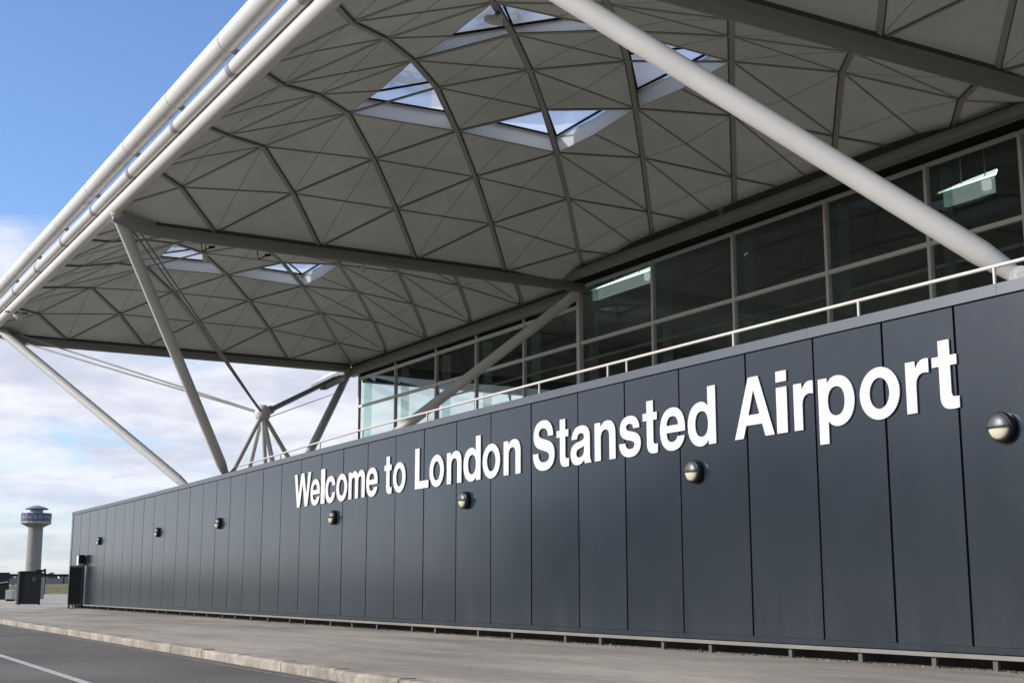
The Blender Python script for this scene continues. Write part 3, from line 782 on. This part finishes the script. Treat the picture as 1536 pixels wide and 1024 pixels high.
# ------------------------------------------------------------------ steel trees
def ray(px, py):
    d = FW * F + RT * (px - 768) - UP * (py - 512); return d.normalized()
def aty(px, py, y): d = ray(px, py); return d * (y / d.y)
def steel_tree(label, cx, cy, branches, heads, spider, full=True):
    th = thing('steel_tree', label, 'support', (cx, cy, 2.4), 'steel trees carrying the canopies')
    for (top, foot) in branches:
        top, foot = Vector(top), Vector(foot); d = (foot - top).normalized(); Ln = (foot - top).length
        b = MB(); b.tube([top + d * (Ln - .55) * k / 12 for k in range(13)] + [top + d * (Ln - .28), foot], [.160] * 13 + [.130, .095], 48)
        br = b.build('branch', M['steel'], th)
        b = MB(); l = d.cross(Vector((0, 0, 1))).normalized()
        b.tube([foot - l * .11, foot + l * .11], .125, 24); b.tube([foot - l * .14, foot + l * .14], .06, 16); b.build('pin', M['steel'], br)
        b = MB(); b.tube([foot + Vector((0, 0, -.1)), (foot.x, foot.y, 1.0)], .2, 24); b.build('column', M['steel'], th)
    if spider:
        s = Vector(spider)
        b = MB(); b.lathe([(0, .30), (.12, .29), (.23, .20), (.27, .06), (.25, -.12), (.20, -.20), (.0, -.22)], s, 20); b.build('hub', M['steel'], th)
        for h in heads:
            h = Vector(h); b = MB(); b.tube([s + (h - s).normalized() * .18, h], [.075, .085], 14); b.build('strut', M['steel'], th)
        for (top, foot) in branches[:2]:
            t = Vector(top); 
            for off in (-.10, .10):
                o_ = Vector((0, 0, off)) if abs(top[1] - cy) > 0 else Vector((0, 0, 0))
                b = MB(); a = s + (t - s).normalized() * .25
                b.tube([a, a + (t - a) * .08 + o_ * .25, t + o_ * 1.3 + Vector((.25, 0, -.1))], [.045, .030, .026], 8); b.build('tie_rod', M['cable'], th)
        t = Vector(branches[3][0]); a = s + (t - s).normalized() * .22
        b = MB(); b.tube([a, a + (t - a) * .06], .15, 14); b.tube([a + (t - a) * .05, a + (t - a) * .8], .095, 14); b.build('tie_tube', M['beam'], th)
        b = MB(); b.obox(a + (t - a) * .64 + Vector((0, 0, -.10)), a + (t - a) * .9 + Vector((0, 0, -.12)), .26, .24); b.build('junction_box', M['beam'], th)
        b = MB(); b.tube([s + Vector((.2, .2, -.12)), t + Vector((0, 1.2, -.75))], .016, 6); b.build('wire', M['cable'], th)
    return th
steel_tree('far steel tree behind the wall, its hub and rods seen against the sky', 15.1, 42.8,
    [((7.84, 34.0, 9.60), (13.2, 40.6, 3.42)), ((8.1, 52.3, 9.45), (13.5, 45.55, 3.36)), ((22.2, 34.1, 9.05), (16.6, 39.75, 3.42)), ((22.2, 52.2, 9.05), (16.9, 44.6, 3.42))],
    [aty(336, 732, 42.3), aty(369, 722, 43.9), aty(398, 712, 43.1), aty(412, 708, 42.2), aty(444, 706, 43.6)], (15.15, 42.95, 5.76))
steel_tree('nearest steel tree, its thick white strut crossing the upper right of the photo', 15.1, 7.4,
    [((8.1, 16.0, 9.5), (13.35, 10.62, 3.72)), ((8.1, -2.0, 9.5), (13.4, 5.0, 3.6)), ((22.2, 16.0, 9.1), (16.7, 10.5, 3.6)), ((22.2, -2.0, 9.1), (16.8, 5.0, 3.6))],
    [(13.35, 10.4, 3.6), (13.4, 5.0, 3.6), (16.7, 10.2, 3.6), (16.8, 5, 3.6)], None)

# ------------------------------------------------------------------ terminal hall behind the glass
hall = thing('terminal_hall', 'dark glazed front of the terminal hall behind the slate wall, with grey mullions', 'building', (FX, 25, 2.4))
MY = [51.26, 47.66, 44.1, 40.95, 37.61, 34.2, 30.35, 26.74, 23.24, 20.05, 17.5, 13.9, 10.3, 6.7, 3.1, -.5]
def topz(y): return 9.25 if y < 34.1 else 8.62
for k, y in enumerate(MY):
    b = MB(); wd = .085 if k != 5 else .16
    if k == 5: b.box2((FX - .10, y - wd / 2, 2.3), (FX + .06, y + wd / 2, 9.26))
    else: b.box2((FX - .06, y - wd / 2, 2.3), (FX + .06, y + wd / 2, 9.26 if y < 34 else 8.80))
    b.build('mullion', M['mullion'], hall)
    b = MB(); b.box2((FX + .08, y - .30 - wd / 2, 2.3), (FX + .42, y - .27 - wd / 2, topz(y - .5) - .1)); b.build('glass_fin', M['fin'], hall)
for k, (ya, yb2) in enumerate(zip(MY[:-1], MY[1:])):
    yc = (ya + yb2) / 2; tz = topz(yc)
    for z in (4.0, 7.44, tz):
        h = .10 if z < tz else .11
        b = MB(); b.box2((FX - .05, yb2 + .045, z - h / 2), (FX + .05, ya - .045, z + h / 2)); b.build('transom', M['mullion'], hall)
    ztop = 9.60 if yc < 34.1 else 8.82
    for z0, z1 in ((2.4, 3.95), (4.05, 7.39), (7.49, tz - .055)):
        b = MB(); b.add([(FX, yb2 + .03, z0), (FX, ya - .03, z0), (FX, ya - .03, z1), (FX, yb2 + .03, z1)], [(0, 1, 2, 3)])
        b.build('pane', M['glass'], hall, recalc=False)
    b = MB(); b.box2((FX + .01, yb2 + .04, tz + .055), (FX + .05, ya - .04, ztop)); b.build('spandrel', M['frameblack'], hall)
# end wall facing the open sky, also glass
EX = [22.36, 26.0, 29.6, 33.2, 36.8, 40.4, 44.0, 47.6, 51.2, 54.8, 58.4]
for x in EX[1:]:
    b = MB(); b.box2((x - .05, 51.20, 2.3), (x + .05, 51.32, 8.6)); b.build('end_mullion', M['mullion'], hall)
for a, c in zip(EX[:-1], EX[1:]):
    for z0, z1 in ((2.4, 5.42), (5.5, 8.5)):
        b = MB(); b.add([(a + .06, 51.26, z0), (c - .06, 51.26, z0), (c - .06, 51.26, z1), (a + .06, 51.26, z1)], [(0, 1, 2, 3)]); b.build('end_pane', M['glassend'], hall, recalc=False)
b = MB(); b.box2((22.4, 51.21, 5.42), (58.4, 51.31, 5.5)); b.build('end_transom', M['mullion'], hall)
b = MB(); b.box2((22.5, 51.0, 8.5), (58.6, 51.45, 11.4)); b.build('end_beam', M['inner'], hall)
b = MB(); b.box2((22.5, -8, 1.9), (58.6, 51.5, 2.28)); b.build('hall_floor', M['innerfloor'], hall)
b = MB(); b.box2((14.2, -8, 2.0), (FX - .1, 50.9, 2.3)); b.build('terrace_deck', M['pave'], hall)
b = MB(); b.box2((22.5, -8, 11.4), (58.6, 51.5, 11.7)); b.build('hall_ceiling', M['inner'], hall)
b = MB(); b.box2((58.7, -8, 1.9), (58.9, 51.5, 11.7)); b.build('rear_wall', M['inner'], hall)
b = MB(); b.box2((22.5, -8.2, 1.9), (58.6, -8.0, 11.7)); b.build('side_wall', M['inner'], hall)
b = MB(); b.box2((22.46, -8, 9.3), (22.56, 51.5, 11.6)); b.build('leak_block', M['inner'], hall)  # unseen board added to stop light leaking in over the glass front
for x in (36.5, 50.5):
    b = MB(); b.box2((x - .2, -8, 9.2), (x + .2, 50.9, 9.7)); b.build('ceiling_beam', M['innerbeam'], hall)
for x in (25.6,):
    b = MB(); b.tube([(x, -8, 7.9), (x, 50.8, 7.9)], .05, 8); b.build('ceiling_pipe', M['innerbeam'], hall)

def ray(px, py):
    d = FW * F + RT * (px - 768) - UP * (py - 512); return d.normalized()
def atx(px, py, x): d = ray(px, py); return d * (x / d.x)
def aty(px, py, y): d = ray(px, py); return d * (y / d.y)
def atz(px, py, z): d = ray(px, py); return d * (z / d.z)
# lit ceiling trays in the hall
def tray(px0, px1, py, x, label, long_=2.4):
    a, c = atx(px0, py, x), atx(px1, py, x)
    th = thing('ceiling_light', label, 'light', ((a + c) / 2)[:], 'lit trays hanging in the hall')
    z = a.z; y0, y1 = min(a.y, c.y), max(a.y, c.y)
    b = MB(); b.add([(x, y0, z), (x, y1, z), (x + long_ * .3, lerp(y0, y1, .72), z + .36), (x + long_ * .3, lerp(y0, y1, .28), z + .40)], [(0, 1, 2, 3)])
    b.add([(x + .02, y0, z - .02), (x + .02, y1, z - .02), (x + long_ * .3 + .02, lerp(y0, y1, .72), z + .34), (x + long_ * .3 + .02, lerp(y0, y1, .28), z + .38)], [(0, 1, 2, 3)])
    b.build('lit_panel', M['lamp'], th, recalc=False)
    b = MB(); b.box2((x - .02, y0 + .1, z - .42), (x + .1, y1 - .25, z - .03)); b.build('tray', M['trayglow'], th)
    b = MB(); b.box2((x - .10, y0 + .12, z - .33), (x - .03, y0 + .34, z - .10)); b.build('glowing_box', M['glowbox'], th)
    b = MB()
    for yy in (lerp(y0, y1, .3), lerp(y0, y1, .7)): b.tube([(x + .3, yy, z), (x + .3, yy, 11.4)], .015, 6)
    b.build('hanger', M['innerbeam'], th)
tray(884, 979, 436, 26.5, 'bright tray light behind the glass just right of the thick grey mullion')
tray(1404, 1495, 290, 25.5, 'bright tray light behind the glass at the right edge under the white strut')

# ------------------------------------------------------------------ roof flap beyond the far canopy
fl = thing('roof_flap', 'thin pale roof flap projecting past the far end of the canopy behind the far strut', 'roof', (20, 54, 8.5))
p1, p2 = aty(467, 582, 54.2), aty(536, 553, 53.0)
b = MB(); d = (p2 - p1).normalized(); l = Vector((-d.y, d.x, 0)).normalized()
vs = []
for dz in (0, .16):
    vs += [p1 + Vector((0, 0, dz)), p2 + Vector((0, 0, dz * 1.8)), p2 + l * 3.2 + Vector((0, 0, 1.1 + dz)), p1 + l * 2.2 + Vector((0, 0, .75 + dz))]
b.add(vs, [(3, 2, 1, 0), (4, 5, 6, 7), (0, 1, 5, 4), (1, 2, 6, 5), (2, 3, 7, 6), (3, 0, 4, 7)])
b.build('flap_sheet', M['clad'], fl)
b = MB(); b.obox(p1 + Vector((0, .1, -.05)), p2 + Vector((0, .1, -.05)), .1, .09); b.build('flap_edge', M['gasket'], fl)

# ------------------------------------------------------------------ small fittings on the canopy
n44 = PN(3.25, 3.25)
th = thing('floodlight', 'white rounded floodlight on a bracket under the middle canopy rib beside the top skylight', 'floodlight', n44[:])
c = n44 + Vector((-.08, -.03, -.24))
b = MB(); b.tube([n44 + Vector((0, 0, -.05)), c + Vector((0, 0, .08))], .05, 10); b.build('stem', M['grey'], th)
ax = Vector((.9, -.35, -.12)).normalized()
b = MB(); b.lathe([(0, -.24), (.05, -.23), (.085, -.18), (.105, -.07), (.105, .09), (.09, .14)], c, 18, dirx=ax); b.build('housing', M['white'], th)
b = MB(); b.lathe([(0, .12), (.088, .12), (.088, .15)], c, 18, dirx=ax); b.build('lens', M['lightblack'], th)
c = atz(29, 474, 9.42)
th = thing('soffit_light', 'small flat grey round light under the far left corner of the far canopy', 'light', c[:])
b = MB(); b.lathe([(0, .12), (.10, .12), (.20, .05), (.22, .0), (.12, -.03), (.12, -.10), (.0, -.12)], c, 20); b.build('body', M['white'], th)
b = MB(); b.obox(c + Vector((-.5, -.1, .10)), c + Vector((.3, .1, .14)), .06, .04); b.build('arm', M['dark'], th)
for (px, py, y, lab) in ((308, 386, 36.5, 'small white pendant globe in front of the left skylight of the far canopy'), (545, 404, 35.6, 'small white pendant globe under the middle of the first edge beam')):
    c = aty(px, py, y)
    th = thing('pendant_lamp', lab, 'lamp', c[:], 'small lamps under the first edge beam')
    b = MB(); b.lathe([(0, -.13), (.06, -.11), (.085, -.03), (.08, .05), (.05, .11), (0, .13)], c, 14); b.build('globe', M['white'], th)
    b = MB(); b.tube([c + Vector((0, 0, .1)), c + Vector((0, 0, .9))], .012, 6); b.build('cord', M['dark'], th)
for (px, py, y, lab) in ((402, 383, 36.2, 'black bracket camera under the first edge beam between two skylights'), (318, 371, 36.4, 'tiny black camera on a thin arm above the left far skylight')):
    c = aty(px, py, y)
    th = thing('security_camera', lab, 'camera', c[:], 'cameras under the first edge beam')
    b = MB(); b.obox(c + Vector((-.08, 0, 0)), c + Vector((.09, .06, .03)), .07, .065); b.build('housing', M['dark'], th, .008)
    b = MB(); b.tube([c, c + Vector((-.25, .1, -.12)), c + Vector((-.3, .2, .35))], .02, 6); b.build('arm', M['dark'], th)

# ------------------------------------------------------------------ alarm box and gate by the far end
y = 60.6; t, n = wn(y); c = wp(y, .15, 1.14)
th = thing('alarm_box', 'small white and black box fixed to the wall above the dark gate', 'box', c[:])
b = MB(); b.box(c, (.26, .34, .42), math.atan2(-t.x, t.y)); b.build('housing', M['white'], th, .02)
b = MB(); b.box(c + Vector((-.02, -.26, .06)), (.24, .17, .36), math.atan2(-t.x, t.y)); b.build('side_cover', M['dark'], th, .02)

g0 = Vector((wx(60.2) - .08, 60.2, GZ)); g1 = aty(103, 906, 60.9); g1.z = GZ
th = thing('gate', 'dark barred gate leaf standing out from the far end of the slate wall', 'gate', g0[:])
zt_ = aty(113, 849, 60.5).z; zb_ = GZ + .16
b = MB()
b.obox((g0.x, g0.y, zt_), (g1.x, g1.y, zt_), .07, .07); b.obox((g0.x, g0.y, zb_), (g1.x, g1.y, zb_), .07, .06)
for p in (g0, g1): b.obox((p.x, p.y, GZ + .02), (p.x, p.y, zt_), .07, .07)
b.build('frame', M['dark'], th)
b = MB()
for k in range(1, 14):
    p = g0.lerp(g1, k / 14); b.obox((p.x, p.y, zb_), (p.x, p.y, zt_), .035, .02)
b.build('bars', M['dark'], th)
b = MB(); m_ = g0.lerp(g1, .02); b.obox((g0.x, g0.y + .03, zb_ + .05), (g1.x, g1.y + .03, zb_ + .05 + 0), .02, .02); 
b.prism([Vector((0, 0, zb_)), Vector((0, .008, zb_)), Vector((0, .008, zt_)), Vector((0, 0, zt_))], (g0.x, g0.y + .04, 0), (g1.x, g1.y + .04, 0)); b.build('mesh_sheet', M['dark'], th)
b = MB(); b.obox((g1.x + .1, g1.y - .3, GZ + .012), (g1.x + .1, g1.y + .3, GZ + .012), .35, .024); b.tube([(g1.x + .16, g1.y, GZ), (g1.x + .16, g1.y, zb_)], .03, 8); b.build('foot', M['grey'], th)

# free-standing dark screens left of the wall
def screen(px0, px1, pyt, pyb, label, thick, sidew, mark):
    a, c = atz(px0, pyb, GZ), atz(px1, pyb, GZ)
    wv = (c - a); wv.z = 0; W_ = wv.length; d = wv.normalized(); back = Vector((-d.y, d.x, 0))
    top = aty((px0 + px1) / 2, pyt, (a.y + c.y) / 2).z
    th = thing('barrier_screen', label, 'screen', ((a + c) / 2)[:], 'dark free standing screens')
    rz = math.atan2(d.y, d.x)
    def at(u, bk, z): return a + d * u + back * bk + Vector((0, 0, z - GZ))
    b = MB(); b.box(at(W_ / 2, .05, (top + GZ) / 2), (W_ - .08, .03, top - GZ - .1), rz); b.build('panel', M['dark'], th)
    b = MB()
    for u in (.035, W_ - .035): b.box(at(u, .05, (top + GZ) / 2), (.07, .08, top - GZ), rz)
    b.box(at(W_ / 2, .05, top - .03), (W_ - .14, .07, .06), rz); b.box(at(W_ / 2, .05, GZ + .06), (W_ - .14, .07, .05), rz)
    b.build('frame', M['dark'], th)
    if sidew:
        b = MB(); b.box(at(-.07, .22, (top + GZ) / 2), (.10, .4, top - GZ - .04), rz); b.build('side_post', M['grey'], th)
    if mark:
        b = MB()
        for k in range(7):
            u = W_ * (.62 + .045 * (k % 4)); z = GZ + (top - GZ) * (.78 - .05 * (k // 2) + .015 * k); b.box(at(u, .03, z), (.025, .006, .12 + .03 * (k % 3)), rz)
        b.build('scuffs', M['grey'], th)
    if sidew == 0:
        b = MB(); b.obox(at(.05, .02, lerp(GZ, top, .58)), at(W_ - .05, .02, lerp(GZ, top, .66)), .03, .06); b.build('rail_strip', M['block'], th)
screen(26.5, 59, 856, 906.5, 'dark grey free standing screen in front of the control tower base', .1, 1, True)
screen(-16, 11.5, 858, 899.5, 'dark blue grey screen with a pale strip at the left edge of the photo', .1, 0, False)
a = atz(11.5, 901, GZ); c = atz(22, 901, GZ); dz = aty(16, 884, a.y).z
th = thing('concrete_block', 'pale concrete block standing between the two dark screens', 'block', a[:])
b = MB(); b.box(((a.x + c.x) / 2, (a.y + c.y) / 2 + .3, (dz + GZ) / 2 + .06), ((c - a).length, .7, dz - GZ - .12), -YAW); b.build('body', M['block'], th, .03)
b = MB(); b.box(((a.x + c.x) / 2, (a.y + c.y) / 2 + .3, GZ + .06), ((c - a).length * .9, .55, .12), -YAW); b.build('base', M['dark'], th)
a = atz(58.5, 897.5, GZ); c = atz(64, 897.5, GZ); zt_ = aty(61, 865, a.y).z
th = thing('service_cabinet', 'narrow grey cabinet standing behind the dark grey screen', 'cabinet', a[:])
b = MB(); b.box(((a.x + c.x) / 2, (a.y + c.y) / 2, (zt_ + GZ) / 2), ((c - a).length, .5, zt_ - GZ), -YAW); b.build('body', M['grey'], th, .03)
b = MB(); b.box(((a.x + c.x) / 2 - .13, (a.y + c.y) / 2 - .26, (zt_ + GZ) / 2), ((c - a).length * .85, .03, (zt_ - GZ) * .9), -YAW); b.build('door', M['grey'], th)
# height bar post
a = atz(65.2, 891, GZ); zt_ = aty(65, 852.5, a.y).z
th = thing('height_barrier', 'thin dark post with a short top bar right of the tower shaft', 'barrier', a[:])
b = MB(); b.box2((a.x - .12, a.y - .1, GZ), (a.x + .12, a.y + .1, zt_)); b.build('post', M['dark'], th)
b = MB(); b.box2((a.x - 1.1, a.y - .08, zt_ - .35), (a.x - .12, a.y + .08, zt_ - .1)); b.build('bar', M['dark'], th)
# perimeter fence on the bank
th = thing('perimeter_fence', 'low grey mesh fence along the top of the far grass bank', 'fence', (20, 216, .3))
b = MB(); b.box2((-30, 216, .35), (60, 216.04, 1.30)); b.build('mesh_panel', M['fence'], th)
for k in range(31):
    x = -30 + 3 * k; b = MB(); b.box2((x - .05, 215.9, -1), (x + .05, 215.98, 1.75)); b.build('post', M['dark'], th)
b = MB(); b.box2((-30, 215.9, 1.62), (60, 215.98, 1.95)); b.build('top_rail', M['dark'], th)

# ------------------------------------------------------------------ control tower
TY = 430.0; ctr = aty(47.9, 879.8, TY); mpp = ctr.dot(FW) / F     # metres per photo pixel at the tower
def th_(py): return (879.8 - py) * mpp
tw = thing('control_tower', 'concrete airport control tower with a dark blue ringed cab on the left horizon', 'tower', (ctr.x, ctr.y, -1.1))
b = MB(); sh = 10.9 * mpp
b.lathe([(sh * 1.03, -1.2), (sh * 1.02, th_(846.3))], (ctr.x, ctr.y, 0), 48)
b.lathe([(sh * 1.02, th_(845.8)), (sh * 1.0, th_(826.3))], (ctr.x, ctr.y, 0), 48)
b.lathe([(sh * 1.0, th_(825.8)), (sh * .98, th_(790))], (ctr.x, ctr.y, 0), 48)
b.lathe([(sh * .97, -1.2), (sh * .96, th_(790))], (ctr.x, ctr.y, 0), 48)
b.build('shaft', M['concrete'], tw)
b = MB(); R_ = 22.7 * mpp
b.lathe([(sh * .97, th_(791.5)), (R_ * .985, th_(785.6))], (ctr.x, ctr.y, 0), 16, smooth=False); b.build('underside', M['towerrim'], tw)
b = MB(); b.lathe([(R_ * .985, th_(785.6)), (R_, th_(785.4)), (R_, th_(783.2)), (R_ * .97, th_(783.1))], (ctr.x, ctr.y, 0), 16, smooth=False); b.build('rim', M['towerrim'], tw)
b = MB(); b.lathe([(R_ * .97, th_(783.1)), (R_ * .99, th_(770.8)), (R_ * .985, th_(770.2)), (0, th_(770.2))], (ctr.x, ctr.y, 0), 16, smooth=False); bd = b.build('cab_ring', M['towerband'], tw)
b = MB(); rnd = random.Random(2)
va = math.atan2(-ctr.y, -ctr.x)
for k in range(46):
    if k in (0, 19, 24, 45): continue
    a = va - 1.05 + 2.1 * k / 45
    hgt = rnd.choice([2.0, 3.0, 4.0, 4.6]) * mpp; zc_ = th_(777 + rnd.uniform(-.8, .8))
    ww = rnd.choice([.35, .5, .7]) * mpp; r_ = R_ * .998
    p = Vector((ctr.x + r_ * math.cos(a), ctr.y + r_ * math.sin(a), zc_)); b.box(p, (ww, .06, hgt), a + PI / 2)
for a, hgt in ((va - .08, 7.5), (va - .95, 7.5)):
    p = Vector((ctr.x + R_ * .998 * math.cos(a), ctr.y + R_ * .998 * math.sin(a), th_(777))); b.box(p, (1.1 * mpp, .06, hgt * mpp), a + PI / 2)
b.build('ring_lettering', M['glyph'], bd)
b = MB(); b.lathe([(9.6 * mpp, th_(770.2)), (9.2 * mpp, th_(764.6))], (ctr.x, ctr.y, 0), 24); b.build('cab', M['towerrim'], tw)
b = MB(); b.lathe([(9 * mpp, th_(764.8)), (16.6 * mpp, th_(764.6)), (17 * mpp, th_(763.6)), (15.5 * mpp, th_(762.4)), (9 * mpp, th_(760.2)), (4 * mpp, th_(758.8)), (0, th_(758.2))], (ctr.x, ctr.y, 0), 28); b.build('roof', M['towerroof'], tw)
b = MB(); a = va + .25
for zc_, s_ in ((th_(813), .8), (th_(818), .6), (th_(822), .5)):
    p = Vector((ctr.x + sh * 1.0 * math.cos(a), ctr.y + sh * 1.0 * math.sin(a), zc_)); b.box(p, (s_ * 2 * mpp, .3, s_ * 1.4 * mpp), a + PI / 2)
b.build('vent', M['grey'], tw)
